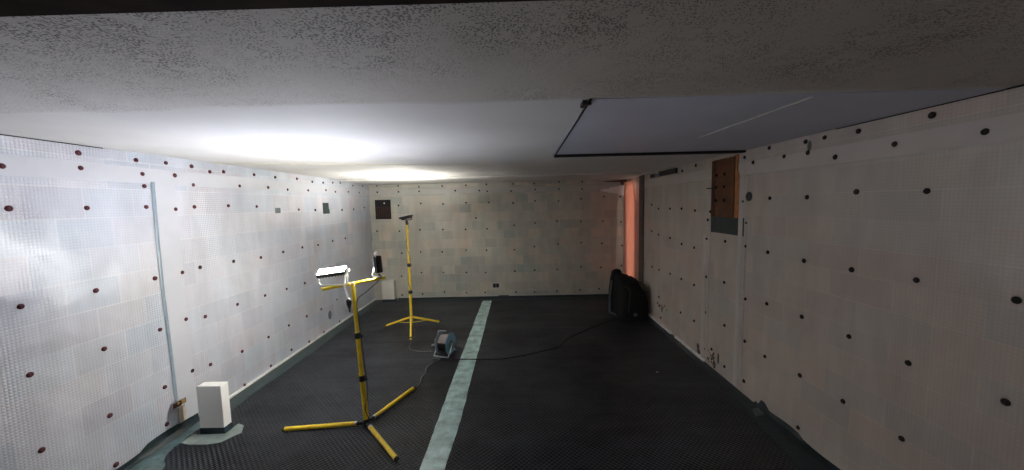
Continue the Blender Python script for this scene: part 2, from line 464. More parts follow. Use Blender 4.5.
o = ribbon('perimeter_tape', [(-2.64, YB-.02), (-1.5, YB-.02), (0, YB-.02), (1.2, YB-.02), (2.25, YB-.02)],
           [(-2.64, 7.50), (-1.5, 7.46), (0, 7.44), (1.2, 7.46), (2.2, 7.44)], M['dark_tape'])
root = o
tag(root, 'dark teal tape along the foot of the back wall', 'tape')
bm = BM(); add_box(bm, (-2.64, YB-.006, .0), (2.25, YB-.001, .040)); add_box(bm, (-.42, YB-.012, .0), (-.20, YB-.001, .058))
obj('upstand', bm, M['slate_tape'], root)

# ------------------------------------------------------------------ plugs holding the membrane
LEFT_PLUGS = [
  [(2.59, 2.477), (2.984, 2.473), (3.239, 2.479), (3.496, 2.475), (3.7, 2.441), (3.877, 2.456), (4.329, 2.462), (4.708, 2.459), (5.178, 2.473), (5.564, 2.453), (5.878, 2.458), (6.19, 2.476), (6.453, 2.488), (6.953, 2.465), (7.382, 2.479)],
  [(2.191, 2.342), (2.592, 2.37), (3.022, 2.363), (3.312, 2.373), (3.493, 2.296), (4.085, 2.315), (4.557, 2.32), (4.945, 2.308), (5.435, 2.317), (5.948, 2.339), (6.257, 2.323), (6.741, 2.339), (7.21, 2.341)],
  [(2.195, 2.082), (2.601, 2.081), (3.025, 2.085), (3.028, 2.261), (3.286, 2.062), (3.483, 2.082), (3.899, 2.091), (4.328, 2.08), (5.168, 2.03), (5.595, 2.015), (6.458, 2.004), (6.924, 2.01), (7.41, 2.037)],
  [(2.186, 1.464), (2.594, 1.467), (3.033, 1.468), (3.288, 1.47), (3.48, 1.484), (3.903, 1.476), (4.327, 1.456), (4.752, 1.468), (5.185, 1.477), (5.604, 1.464), (6.057, 1.481), (6.514, 1.484)],
  [(2.184, 1.017), (2.601, 1.015), (3.029, 1.012), (3.277, 1.024), (3.485, 0.983), (3.903, 0.989), (4.345, 0.976), (4.764, 0.958), (5.183, 0.945)],
  [(2.188, 0.501), (2.584, 0.495), (3.015, 0.493), (3.289, 0.513), (3.491, 0.481), (3.91, 0.442), (4.345, 0.444), (4.751, 0.453), (5.173, 0.448), (5.566, 0.439), (6.074, 0.455)],
  [(2.585, 0.095), (2.999, 0.159), (3.901, 0.051), (4.345, 0.07), (4.768, 0.102), (5.186, 0.054), (5.598, 0.049), (6.119, 0.052)],
]
BACK_PLUGS = [
  [(-2.975, 2.492), (-2.519, 2.482), (-2.073, 2.45), (-1.571, 2.461), (-1.064, 2.463), (-0.623, 2.474), (-0.056, 2.469), (0.396, 2.465), (0.924, 2.49), (1.418, 2.479)],
  [(-2.972, 2.359), (-2.515, 2.357), (-2.072, 2.358), (-1.295, 2.354), (-0.78, 2.345), (-0.611, 2.325), (-0.1, 2.321), (0.416, 2.342), (0.922, 2.339), (1.414, 2.328)],
  [(-2.529, 2.065), (-2.047, 2.098), (-1.569, 2.076), (-1.073, 2.093), (-0.582, 2.09), (-0.062, 2.065), (0.406, 2.098), (0.909, 2.09), (1.391, 2.122), (1.878, 2.155), (2.223, 2.145)],
  [(-3.023, 1.521), (-2.537, 1.511), (-2.089, 1.532), (-1.593, 1.527), (-1.101, 1.519), (-0.869, 1.762), (-0.637, 1.523), (-0.051, 1.585), (0.404, 1.627), (0.876, 1.656), (1.38, 1.637), (1.856, 1.634), (2.244, 1.607)],
  [(-2.51, 1.031), (-2.094, 1.048), (-1.623, 1.041), (-1.105, 1.066), (-0.661, 1.057), (-0.06, 1.056), (0.376, 1.116), (0.89, 1.161), (1.386, 1.184), (1.834, 1.153), (2.266, 1.102)],
  [(-2.538, 0.524), (-2.097, 0.594), (-1.616, 0.585), (-1.115, 0.575), (-0.694, 0.566), (-0.056, 0.585), (0.376, 0.596), (0.867, 0.608), (1.378, 0.654), (1.812, 0.632), (2.256, 0.659)],
  [(-2.544, 0.103), (-2.092, 0.117), (-1.612, 0.156), (-1.127, 0.127), (-0.715, 0.124), (-0.043, 0.12), (0.37, 0.115), (0.853, 0.122), (1.361, 0.144), (1.772, 0.161)],
]
RIGHT_PLUGS = [
  [(2.09, 2.485), (2.524, 2.483), (2.793, 2.49), (2.972, 2.489), (3.39, 2.504), (3.746, 2.463), (4.745, 2.49), (5.127, 2.452)],
  [(1.851, 2.347), (2.281, 2.357), (2.693, 2.331), (2.944, 2.398), (3.199, 2.401), (3.609, 2.397)],
  [(2.087, 2.062), (2.513, 2.072), (2.932, 2.043), (3.357, 2.042), (3.751, 2.015), (4.365, 1.897), (4.742, 1.903), (5.123, 1.923), (5.506, 1.918), (5.948, 1.912), (6.243, 1.979), (6.712, 1.942)],
  [(1.682, 1.537), (2.106, 1.542), (2.514, 1.529), (2.932, 1.525), (3.356, 1.539), (3.696, 1.796), (4.043, 1.57), (4.422, 1.794), (4.741, 1.413), (5.103, 1.422), (5.49, 1.471), (5.934, 1.483), (6.23, 1.52), (6.728, 1.446)],
  [(1.684, 1.034), (2.116, 1.032), (2.504, 1.05), (2.926, 1.058), (3.342, 1.051), (3.689, 1.557), (4.039, 1.101), (4.436, 1.561), (4.722, 0.916), (5.093, 0.92), (5.466, 0.921), (5.893, 0.904), (6.201, 0.899), (6.686, 0.922)],
  [(2.121, 0.547), (2.52, 0.559), (2.917, 0.559), (3.34, 0.538), (3.657, 1.012), (4.011, 0.61), (4.422, 1.087), (4.702, 0.433), (5.094, 0.426), (5.887, 0.448)],
  [(2.91, 0.103), (3.636, 0.141), (3.643, 0.569), (3.987, 0.135), (4.262, 0.226), (4.402, 0.168), (4.406, 0.64), (5.8, 0.119)],
]
def plug_mesh(name, mat, k):
    bm = BM(); r = .0158
    add_lathe(bm, [(0, -.012), (r*.5, -.012), (r*.5, -.0035), (r*1.12, -.003), (r*1.15, .002), (r*1.02, .005), (r*.80, .0055), (r*.74, .009), (r*.45, .011), (r*.34, .0085), (0, .008)], 18)
    bmesh.ops.recalc_face_normals(bm, faces=bm.faces)
    me = bpy.data.meshes.new(name)
    for f_ in bm.faces: f_.smooth = True
    bm.to_mesh(me); bm.free(); me.materials.append(mat)
    return me
PM = [plug_mesh('membrane_plug', M['plug'], 1), plug_mesh('membrane_plug_dark', M['plug_dark'], 1)]
ORD = ['first', 'second', 'third', 'fourth', 'fifth', 'sixth', 'seventh', 'eighth', 'ninth', 'tenth', 'eleventh', 'twelfth', 'thirteenth', 'fourteenth', 'fifteenth', 'sixteenth']
ROWN = ['top', 'second', 'third', 'fourth', 'fifth', 'sixth', 'bottom']
def plugs(rows, side):
    for ri, row in enumerate(rows):
        for i, (a_, z) in enumerate(row):
            dark = side != 'L' or random.random() < .12
            o = bpy.data.objects.new('membrane_plug', PM[1 if dark else 0]); COL.objects.link(o)
            if side == 'L': o.location = (XL+.003, a_, z); rot = Matrix.Rotation(PI/2, 4, 'Y')
            elif side == 'R': o.location = (XR-.003, a_, z); rot = Matrix.Rotation(-PI/2, 4, 'Y')
            else: o.location = (a_, YB-.003, z); rot = Matrix.Rotation(PI/2, 4, 'X')
            tilt = Matrix.Rotation(random.uniform(-.06, .06), 4, 'X') @ Matrix.Rotation(random.uniform(0, 6), 4, 'Z')
            o.rotation_euler = (rot @ tilt).to_euler()
            s_ = random.uniform(.92, 1.1); o.scale = (s_, s_, 1)
            w = {'L': 'maroon plug on left wall', 'R': 'dark brown plug on right wall', 'B': 'dark brown plug on back wall'}[side]
            frm = 'from the camera' if side != 'B' else 'from its left end'
            tag(o, '%s, %s row, %s %s' % (w, ROWN[ri], ORD[i], frm), 'plug', {'L': 'fixing plugs of the left wall', 'R': 'fixing plugs of the right wall', 'B': 'fixing plugs of the back wall'}[side])
plugs(LEFT_PLUGS, 'L'); plugs(BACK_PLUGS, 'B'); plugs(RIGHT_PLUGS, 'R')

# ------------------------------------------------------------------ things on the left wall
bm = BM()
pts = smooth_path([(XL+.004, 3.100, 2.30), (XL+.004, 3.092, 1.9), (XL+.004, 3.088, 1.35), (XL+.004, 3.100, .8), (XL+.004, 3.104, .325)], 6)
rows = [[bm.verts.new((XL+.0042, p.y-.017+.034*k/4, p.z)) if k in (0, 4) else bm.verts.new((XL+.0085+.002*math.sin(i*1.3+k), p.y-.017+.034*k/4, p.z)) for k in range(5)] for i, p in enumerate(pts)]
for a, b_ in zip(rows, rows[1:]):
    for k in range(4): bm.faces.new((a[k], a[k+1], b_[k+1], b_[k]))
tag(obj('tape_strip', bm, M['blue_tape'], None, True), 'thin pale blue tape running down the left membrane wall', 'tape')

def patch(name, side, y0, y1, z0, z1, mat, label, skew=0.0, notch=False):
    bm = BM(); t = .004
    poly = [(y0, z0), (y1, z0+skew), (y1, z1+skew), (y0, z1)]
    if notch: poly = [(y0, z0), (y1+.02, z0), (y1+.02, z0+.07), (y1, z0+.08), (y1, z1), (y0, z1)]
    add_prism(bm, poly, .0, t)
    for q in bm.verts:
        y, z, h_ = q.co
        q.co = (XL+.002+h_, y, z) if side == 'L' else ((XR-.002-h_, y, z) if side == 'R' else (y, YB-.002-h_, z))
    return tag(obj(name, bm, mat), label, 'patch')
patch('wall_patch', 'L', 4.66, 4.76, 1.99, 2.06, M['bag_grey'], 'small square slate tape patch high on the left wall')
patch('wall_patch', 'L', 5.82, 6.00, 1.95, 2.13, M['slate_tape'], 'larger notched dark green tape patch high on left wall', notch=True)
bm = BM()
add_lathe(bm, [(1, -.002), (.95, .003), (.5, .006), (0, .007)], 20)
for q in bm.verts: q.co = (XL+.001+q.co.z, 5.82+q.co.x*.055, .262+q.co.y*.075)
tag(obj('wall_patch', bm, M['bag_grey'], None, True), 'oval dark grey patch low on the left wall', 'patch')

root = thing('outlet_box', 'brown recessed outlet box low on the left wall beside the white box', 'outlet', (XL+.005, 3.125, .28))
bm = BM()
add_box(bm, (.0, -.070, -.030), (.006, .070, -.024)); add_box(bm, (.0, -.070, .024), (.006, .070, .030))
add_box(bm, (.0, -.070, -.024), (.006, -.064, .024)); add_box(bm, (.0, .064, -.024), (.006, .070, .024))
obj('rim', bm, M['strip_left'], root)
boxobj('backing', (.0, -.064, -.024), (.003, .064, .024), M['timber_dark'], root)
bm = BM(); add_lathe(bm, [(.012, 0), (.012, .006), (.008, .009), (.004, .009), (.003, .004), (0, .004)], 14, Matrix.Translation((.002, -.010, .004)) @ Matrix.Rotation(PI/2, 4, 'Y'))
add_box(bm, (.002, .014, -.018), (.010, .052, .018), .002)
obj('terminal', bm, M['brass'], root)
o = boxobj('conduit_cover', (.0, -.022, -.185), (.010, .048, -.032), M['tan'], root, .003); o['label'] = 'tan strip down to the floor'

# ------------------------------------------------------------------ white pump covers
def cover_box(loc, w, d, h, mat, label, base_h=.05):
    root = thing('boxed_cover', label, 'box', loc)
    boxobj('casing', (0, 0, base_h), (w, d, h), mat, root, .004)
    bm = BM(); add_box(bm, (-.004, -.004, 0), (w+.004, d+.004, base_h+.012), .004)
    o = obj('plinth', bm, M['dark_tape'], root); o['label'] = 'dark taped plinth'
    boxobj('lid', (0, 0, h-.002), (w, d, h+.006), mat, root, .003)
    return root
cover_box((-2.932, 3.085, 0), .222, .088, .452, M['white_plastic'], 'white upright box on a dark plinth near the left wall, closest to camera', .052)
cover_box((-2.925, 7.56, 0), .265, .14, .445, M['cream_plastic'], 'small off-white box against the back wall under the black vent', .04)
# tape skirt round the near box
bm = BM()
add_prism(bm, [(-3.00, 2.96), (-2.90, 2.93), (-2.74, 2.93), (-2.64, 2.96), (-2.60, 3.04), (-2.56, 3.09), (-2.62, 3.20), (-2.70, 3.23), (-2.70, 3.08), (-2.945, 3.07), (-3.00, 3.08)], .003, .010)
for q in bm.verts: q.co.z += random.uniform(-.002, .002) if q.co.z > .005 else 0
tag(obj('tape_patch', bm, M['wet_patch']), 'grey-green tape patch on the floor around the white box base', 'tape')

# ------------------------------------------------------------------ back wall fittings
root = thing('wall_vent', 'square black vent opening high in the left corner of back wall', 'vent', (-2.865, YB, 1.986))
bm = BM(); w_, h_ = .168, .208
for lo, hi in (((-w_, -.014, -h_), (w_, 0, -h_+.02)), ((-w_, -.014, h_-.02), (w_, 0, h_)), ((-w_, -.014, -h_+.02), (-w_+.02, 0, h_-.02)), ((w_-.02, -.014, -h_+.02), (w_, 0, h_-.02))): add_box(bm, lo, hi, .002)
obj('frame', bm, M['void'], root)
boxobj('backing', (-w_+.02, -.004, -h_+.02), (w_-.02, -.001, h_-.02), M['void'], root)
bm = BM()
for i in range(7): add_box(bm, (-w_+.03+.044*i, -.010, -h_+.025), (-w_+.056+.044*i, -.004, .06), .001)
o = obj('slats', bm, M['rust_void'], root); o['label'] = 'reddish lower slats'
bm = BM(); add_lathe(bm, [(.014, 0), (.013, .008), (0, .012)], 12, Matrix.Translation((.035, -.012, .135)) @ Matrix.Rotation(PI/2, 4, 'X'))
o = obj('knob', bm, M['white_plastic'], root, True); o['label'] = 'small white knob'

root = thing('socket_opening', 'small black double socket hole low on the back wall', 'socket', (-.476, YB, .275))
bm = BM(); add_box(bm, (-.070, -.008, -.048), (.070, 0, -.040)); add_box(bm, (-.070, -.008, .040), (.070, 0, .048)); add_box(bm, (-.070, -.008, -.040), (-.062, 0, .040)); add_box(bm, (.062, -.008, -.040), (.070, 0, .040)); add_box(bm, (-.006, -.008, -.040), (.006, 0, .040))
obj('frame', bm, M['grey_plastic'], root)
boxobj('backing', (-.062, -.004, -.040), (.062, -.001, .040), M['void'], root)

# ------------------------------------------------------------------ right wall fittings
root = thing('timber_board', 'orange-brown bolted board at the top of the right wall', 'board', (XR, 4.08, 1.84))
boxobj('main_board', (-.022, -.20, 0), (0, .225, .655), M['timber'], root, .004)
bm = BM(); add_box(bm, (-.028, .165, 0), (-.0, .235, .65), .004); o = obj('edge_board', bm, M['timber_dark'], root)
bm = BM(); add_prism(bm, [(-.30, 0), (-.17, 0), (-.17, .67), (-.24, .67), (-.235, .50), (-.28, .40)], 0, .012)
for q in bm.verts: q.co = (-q.co.z, q.co.x, q.co.y)
o = obj('side_board', bm, plain('bright orange board', (.55,.20,.06), .5, var=.25), root); o['label'] = 'brighter orange slanting side board'
for iy in (.12, -.04):
    for iz in (.19, .34, .48):
        bm = BM(); add_lathe(bm, [(.017, 0), (.017, .010), (.010, .014), (0, .014)], 6, Matrix.Translation((-.030, iy, iz)) @ Matrix.Rotation(-PI/2, 4, 'Y'))
        obj('bolt', bm, M['void'], root)
bm = BM(); add_tube(bm, [(-.036, .32, .335), (-.036, .12, .335)], .006, 8)
obj('nail', bm, M['void'], root)
patch('wall_patch', 'R', 3.69, 4.345, 1.655, 1.845, M['slate_tape'], 'broad dark slate tape patch under the orange-brown board', skew=-.0)
bm = BM(); add_lathe(bm, [(.046, -.002), (.046, .008), (.036, .014), (.020, .014), (.016, .008), (0, .008)], 24, Matrix.Translation((XR-.001, 3.655, 2.064)) @ Matrix.Rotation(-PI/2, 4, 'Y'))
tag(obj('round_cap', bm, M['slate_tape'], None, True), 'round dark grey-green cap on the right wall beside the timber board', 'cap')
root = thing('ceiling_bracket', 'long black plastic strip where right wall meets ceiling near corner post', 'bracket', (XR, 5.27, 2.44))
boxobj('channel', (-.035, 0, -.005), (0, .62, .070), M['black_plastic'], root, .004)
boxobj('clip', (-.045, .58, -.010), (0, .76, .045), M['grey_plastic'], root, .004)
boxobj('end_piece', (-.03, .76, -.008), (0, 1.0, .052), M['black_plastic'], root, .004)
bm = BM(); add_lathe(bm, [(.016, 0), (.022, .004), (0, .006)], 10, Matrix.Translation((XR, 2.93, 2.47)) @ Matrix.Rotation(-PI/2, 4, 'Y'))
for q in bm.verts: q.co.z = 2.45+(q.co.z-2.47)*2.0
tag(obj('wall_smear', bm, plain('grey green smear', (.16,.17,.14), .6, var=.4), None, True), 'dark green smear at the top of the right wall', 'stain')
bm = BM()
for i in range(26):
    y = 4.16+abs(random.gauss(0, .16)); z = max(.03, random.gauss(.10, .05)); r_ = random.uniform(.006, .020)
    bmesh.ops.create_icosphere(bm, subdivisions=1, radius=r_, matrix=Matrix.Translation((XR-.003, y, z)) @ Matrix.Diagonal((.35, 1, 1.3, 1)))
for y, z, sy, sz in ((4.59, .13, .05, .06), (4.57, .07, .07, .05), (4.20, .07, .05, .05), (4.12, .17, .03, .10), (4.24, .14, .03, .05)):
    bmesh.ops.create_icosphere(bm, subdivisions=2, radius=1, matrix=Matrix.Translation((XR-.001, y, z)) @ Matrix.Diagonal((.004, sy*.7, sz*.7, 1)))
o = obj('mortar_crumbs', bm, M['debris']); o['kind'] = 'stuff'; tag(o, 'brown and green crumbs stuck low on the right wall near the ridges', 'debris')
bm = BM()
for i in range(16):
    y = 5.78+random.gauss(0, .10); z = .31+random.gauss(0, .025); r_ = random.uniform(.008, .026)
    bmesh.ops.create_icosphere(bm, subdivisions=1, radius=r_, matrix=Matrix.Translation((XR-.003, y, z)) @ Matrix.Diagonal((.3, 1.4, .8, 1)))
tag(obj('rust_smear', bm, M['timber_dark']), 'brown smear on the right wall just past the black bag', 'stain')

# ------------------------------------------------------------------ ceiling panel
root = thing('ceiling_panel', 'smooth grey-blue board set in the ceiling, black gap round it', 'panel', (0, 0, H))
boxobj('board', (.374, 1.785, -.003), (XR, 3.735, -.0), M['panel'], root)
bm = BM(); add_prism(bm, [(.366, 1.78), (.377, 1.78), (.424, 3.79), (.409, 3.79)], -.005, -.0)
for q in list(bm.verts): pass
obj('side_gap', bm, M['void'], root)
bm = BM(); add_box(bm, (.405, 3.730, -.026), (XR, 3.80, 0), .002); obj('end_gap', bm, M['void'], root)
bm = BM(); add_prism(bm, [(1.462, 2.93), (1.468, 2.93), (1.482, 1.84), (1.466, 1.84)], -.006, -.003)
o = obj('scuff_line', bm, M['scuff'], root); o['label'] = 'thin white scuff line'
bm = BM(); add_box(bm, (.335, 1.80, -.022), (.358, 1.87, 0), .003); add_box(bm, (.350, 1.83, -.015), (.385, 1.85, -.0), .002)
obj('catch', bm, M['black_plastic'], root)

# ------------------------------------------------------------------ pink foil in the far right corner
root = thing('foil_drape', 'salmon pink foil sheet hanging in the far right corner', 'foil', (2.29, 7.3, 0))
bm = BM(); nu, nv = 22, 20; g = []
for i in range(nu+1):
    u_ = i/nu; row = []
    for j in range(nv+1):
        v_ = j/nv; z = .05 + (2.44-.05)*v_
        pinch = 1-.25*max(0, (v_-.80)/.20)
        yy = 7.52-.62*u_*pinch; xx = 2.235+.085*u_*pinch+.018*math.sin(u_*9+v_*1.5)-.03*max(0, v_-.85)
        row.append(bm.verts.new((xx-2.29, yy-7.3, z)))
    g.append(row)
for i in range(nu):
    for j in range(nv): bm.faces.new((g[i][j], g[i+1][j], g[i+1][j+1], g[i][j+1]))
o = obj('sheet', bm, M['foil'], root, True)
md = o.modifiers.new('thick', 'SOLIDIFY'); md.thickness = .003
bm = BM(); nu, nv = 14, 5; g = []     # torn clear film pulled along the top of the back wall
for i in range(nu+1):
    u_ = i/nu; row = []
    for j in range(nv+1):
        v_ = j/nv
        row.append(bm.verts.new((1.80+.46*u_-2.29, YB-.03-.12*u_-7.3+.012*math.sin(i*1.7+j), 2.31+.08*u_-(.16*v_*(.2+u_*1.2))+.006*math.sin(i*2.3+j*2))))
    g.append(row)
for i in range(nu):
    for j in range(nv): bm.faces.new((g[i][j], g[i+1][j], g[i+1][j+1], g[i][j+1]))
o = obj('torn_film', bm, M['film'], root, True); o['label'] = 'pale torn clear film'
o.modifiers.new('thick', 'SOLIDIFY').thickness = .002
bm = BM(); add_prism(bm, [(1.85, 2.475), (2.33, 2.50), (2.34, 2.40), (2.24, 2.38), (2.20, 2.455), (1.86, 2.462)], 0, .02)
for q in bm.verts: q.co = (q.co.x-2.29, YB-.03-q.co.z-.10*max(0, q.co.x-1.9)-7.3, q.co.y)
o = obj('dark_fold', bm, plain('dark red fold', (.055,.012,.010), .5, var=.4), root); o['label'] = 'dark red folded edge'

# ------------------------------------------------------------------ black bag heap
root = thing('equipment_bag', 'slumped black bag standing in the far right corner of the floor', 'bag', (2.0, 6.4, 0))
def lump(rings, seg=28, wob=.03, seed=1):
    rnd = random.Random(seed); bm = BM(); out = []
    ph = [rnd.uniform(0, 6) for _ in range(6)]
    for (z, cx, cy, rx, ry, sq) in rings:
        ring = []
        for k in range(seg):
            a_ = 2*PI*k/seg; ca, sa = math.cos(a_), math.sin(a_)
            w_ = 1+wob*(math.sin(3*a_+ph[0]+z*9)+.6*math.sin(7*a_+ph[1]-z*14)+.4*math.sin(11*a_+ph[2]+z*21))
            x = cx+rx*w_*(abs(ca)**sq)*(1 if ca >= 0 else -1); y = cy+ry*w_*(abs(sa)**sq)*(1 if sa >= 0 else -1)
            ring.append(bm.verts.new((x, y, z+.012*math.sin(5*a_+ph[3])*(1 if z > .05 else 0))))
        out.append(ring)
    for a, b_ in zip(out, out[1:]):
        for k in range(seg): bm.faces.new((a[k], a[(k+1) % seg], b_[(k+1) % seg], b_[k]))
    bm.faces.new(out[0][::-1]); bm.faces.new(out[-1])
    return bm
def tilt_top(bm, z0, kx, ky=0):
    for q in bm.verts:
        if q.co.z > z0: q.co.z -= (q.co.z-z0)*(kx*(q.co.x))
    return bm
o = obj('body', tilt_top(lump([(0, .02, .0, .27, .30, .6), (.08, .02, 0, .285, .31, .6), (.30, .02, 0, .275, .29, .65), (.48, .02, .02, .255, .26, .7), (.60, 0, .04, .23, .22, .75), (.67, -.02, .06, .17, .16, .8), (.70, -.02, .06, .08, .08, 1)]), .35, .9), M['black_bag'], root, True)
o = obj('upright_pack', lump([(0, -.17, .16, .13, .12, .55), (.10, -.175, .16, .135, .12, .55), (.40, -.17, .18, .125, .11, .6), (.62, -.165, .20, .105, .09, .7), (.745, -.155, .22, .085, .07, .8), (.785, -.145, .22, .04, .03, 1)], seed=4), M['black_bag'], root, True)
bm = BM(); add_tube(bm, smooth_path([(-.31, .10, .012), (-.315, .08, .20), (-.30, .10, .42), (-.27, .13, .60)], 5), [.022]*6+[.016]*10, 8)
add_tube(bm, [(-.31, .10, .014), (-.22, -.08, .014)], .016, 8)
o = obj('side_frame', bm, M['bag_grey'], root, True); o['label'] = 'slate grey slanting frame'
bm = lump([(.44, .235, -.06, .05, .11, .8), (.50, .225, -.05, .075, .14, .7), (.56, .20, -.04, .07, .13, .8), (.585, .19, -.04, .03, .06, 1)], seed=9)
o = obj('top_flap', bm, M['bag_olive'], root, True); o['label'] = 'olive brown cloth flap'
bm = BM(); add_tube(bm, smooth_path([(-.12, -.20, .66-.10), (-.06, -.27, .50), (-.08, -.305, .30), (-.10, -.315, .12)], 5), .010, 8)
obj('strap', bm, M['black_plastic'], root, True)
bm = BM(); add_lathe(bm, [(.03, 0), (.03, .02), (.02, .026), (0, .026)], 14, Matrix.Translation((.02, -.315, .09)) @ Matrix.Rotation(PI/2, 4, 'X'))
obj('badge', bm, M['bag_grey'], root, True)

# ------------------------------------------------------------------ work light stands
def basis(n, w):
    n = Vector(n).normalized(); w = Vector(w); w = (w-n*w.dot(n)).normalized(); d = n.cross(w)
    return Matrix(((w.x, d.x, n.x), (w.y, d.y, n.y), (w.z, d.z, n.z))).to_4x4()

def floodlight(parent, c, n, w, W, D, lens, foot, label, bracket_mat='alu', body='black_plastic'):
    """Slim flood head facing n, its long side along w, held by a U bracket from foot."""
    mt = Matrix.Translation(c) @ basis(n, w)
    bm = BM(); add_box(bm, (-W/2, -D/2, -.030), (W/2, D/2, 0), .008)
    # cooling fins on the back
    for i in range(9):
        x = -W/2+.02+(W-.04)*i/8
        add_box(bm, (x-.002, -D/2+.015, -.046), (x+.002, D/2-.015, -.029))
    for q in bm.verts: q.co = mt @ q.co
    h = obj('floodlight', bm, M[body], parent, True); h['label'] = label
    bm = BM(); t = .010
    for lo, hi in (((-W/2, -D/2, 0), (W/2, -D/2+t, .006)), ((-W/2, D/2-t, 0), (W/2, D/2, .006)), ((-W/2, -D/2+t, 0), (-W/2+t, D/2-t, .006)), ((W/2-t, -D/2+t, 0), (W/2, D/2-t, .006))): add_box(bm, lo, hi, .0015)
    for q in bm.verts: q.co = mt @ q.co
    obj('bezel', bm, M['alu' if lens != 'lens_off' else 'black_plastic'], h)
    bm = BM(); add_box(bm, (-W/2+t, -D/2+t, .0005), (W/2-t, D/2-t, .004))
    for q in bm.verts: q.co = mt @ q.co
    obj('lens', bm, M[lens], h)
    bm = BM(); foot = Vector(foot)
    pa, pb = mt @ Vector((-W/2-.008, 0, -.012)), mt @ Vector((W/2+.008, 0, -.012))
    wv = (mt.to_3x3() @ Vector((1, 0, 0)))
    wf = Vector((wv.x, wv.y, 0)).normalized()
    fa, fb = foot-wf*(W/2-.005), foot+wf*(W/2-.005)
    add_tube(bm, [pa, fa+Vector((0, 0, .012)), fa+wf*.015, fb-wf*.015, fb+Vector((0, 0, .012)), pb], .007, 8)
    for p_, s_ in ((pa, -1), (pb, 1)):
        add_tube(bm, [p_-wv*.006*s_*-1, p_+wv*.016*s_], .014, 12)
    obj('bracket', bm, M[bracket_mat], h, True)
    return h

# near stand: pole with T bar and two heads, legs flat on the floor
B0 = Vector((-1.452, 3.185, 0))
root = thing('work_light_stand', 'yellow tripod stand with crossbar and two floodlights, nearest to camera', 'work light', B0)
def P(x, y, z): return Vector((x, y, z))-B0
top = P(-1.492, 3.17, 1.352); foot = P(-1.445, 3.185, .055)
def along(t): return foot.lerp(top, t)
bm = BM(); add_tube(bm, [along(0), along(.36)], .0235, 16); add_tube(bm, [along(.34), along(.66)], .0205, 16); add_tube(bm, [along(.64), along(1.0)], .0175, 16)
obj('pole', bm, M['yellow'], root, True)
for t in (.318, .633):
    bm = BM(); a = along(t-.022); b_ = along(t+.022)
    add_tube(bm, [a, along(t-.019), along(t+.019), b_], [.026, .032, .032, .022], 16)
    d = Vector((.04, -.02, 0)); add_tube(bm, [along(t), along(t)+d], .006, 8); add_tube(bm, [along(t)+d*.9, along(t)+d*1.35], .012, 10)
    obj('collar', bm, M['black_plastic'], root, True)
bl = P(-1.672, 2.99, 1.352); brr = P(-1.300, 3.45, 1.352)
bm = BM(); add_tube(bm, [bl, brr], .0150, 14)
obj('crossbar', bm, M['yellow'], root, True)
bm = BM(); c_ = top; add_tube(bm, [c_+Vector((0, 0, -.03)), c_+Vector((0, 0, .012)), c_+Vector((0, 0, .020))], [.017, .017, .010], 14)
obj('tee_joint', bm, M['alu'], root, True)
# hub and legs
bm = BM(); add_tube(bm, [P(-1.445, 3.185, .0), P(-1.445, 3.185, .018), P(-1.445, 3.185, .05), P(-1.445, 3.185, .085)], [.030, .034, .028, .020], 16)
obj('hub', bm, M['black_plastic'], root, True)
hubp = Vector((-1.445, 3.185, .03))
for (ex, ey, ew) in ((-2.186, 3.115, 1), (-1.000, 2.70, 1), (-1.185, 3.83, 1)):
    e = Vector((ex, ey, .0212)); d = (e-hubp).normalized()
    s0 = hubp+d*.03; s1 = hubp+d*.115
    bm = BM(); add_tube(bm, [s1-d*.02-B0, s1-B0, e-B0], .0200, 16)
    lg = obj('leg', bm, M['yellow'], root, True)
    bm = BM(); add_tube(bm, [s0-B0, s1+d*.012-B0], .0160, 12); add_box(bm, (-.022, -.010, -.014), (.022, .010, .016), .003, mtx=Matrix.Translation(hubp+d*.06-B0) @ Matrix.Rotation(math.atan2(d.y, d.x), 4, 'Z'))
    obj('knuckle', bm, M['black_plastic'] , lg, True)
    bm = BM(); add_tube(bm, [e-d*.012-B0, e-B0, e+d*.004-B0], [.0212, .0212, .016], 16)
    obj('end_cap', bm, M['rubber'], lg, True)
    bm = BM(); add_tube(bm, [hubp+d*.088-B0, hubp+d*.104-B0], .0208, 14)
    obj('clamp_ring', bm, M['alu'], lg, True)
# heads
bd = (brr-bl).normalized()
N1 = (-.04, -.40, .90)
floodlight(root, P(-1.650, 3.13, 1.485), N1, (.95, .12, .10), .245, .105, 'lens_bright', bl.lerp(brr, .17)+Vector((0, 0, .018)), 'lit white floodlight on the left end', 'white_edge')
floodlight(root, P(-1.352, 3.40, 1.490), (-.93, .28, -.10), (.1, .0, .95), .165, .085, 'lens_warm', bl.lerp(brr, .86)+Vector((0, 0, .018)), 'black floodlight on the right end, facing away', 'black_plastic')
bm = BM(); add_tube(bm, [P(-1.350, 3.385, 1.59), P(-1.346, 3.375, 1.612)], [.022, .014], 12)
o = obj('cap', bm, M['white_plastic'], root, True); o['label'] = 'small white highlight on the black head'  # white tip stands in for the lit highlight on top of this head
bm = BM(); add_tube(bm, [P(-1.535, 3.14, 1.455), P(-1.540, 3.12, 1.35), P(-1.498, 3.085, 1.235)], .0085, 8); add_tube(bm, [P(-1.498, 3.085, 1.235), P(-1.488, 3.078, 1.225)], .012, 10)
o = obj('hanging_arm', bm, M['white_edge'], root, True); o['label'] = 'bright metal arm hanging below the lit head'
bm = BM(); add_tube(bm, [P(-1.492, 3.08, 1.240), P(-1.490, 3.08, 1.225), P(-1.490, 3.08, 1.195), P(-1.488, 3.08, 1.155), P(-1.487, 3.08, 1.12)], [.014, .024, .021, .009, .006], 12)
obj('hanging_plug', bm, M['black_plastic'], root, True)
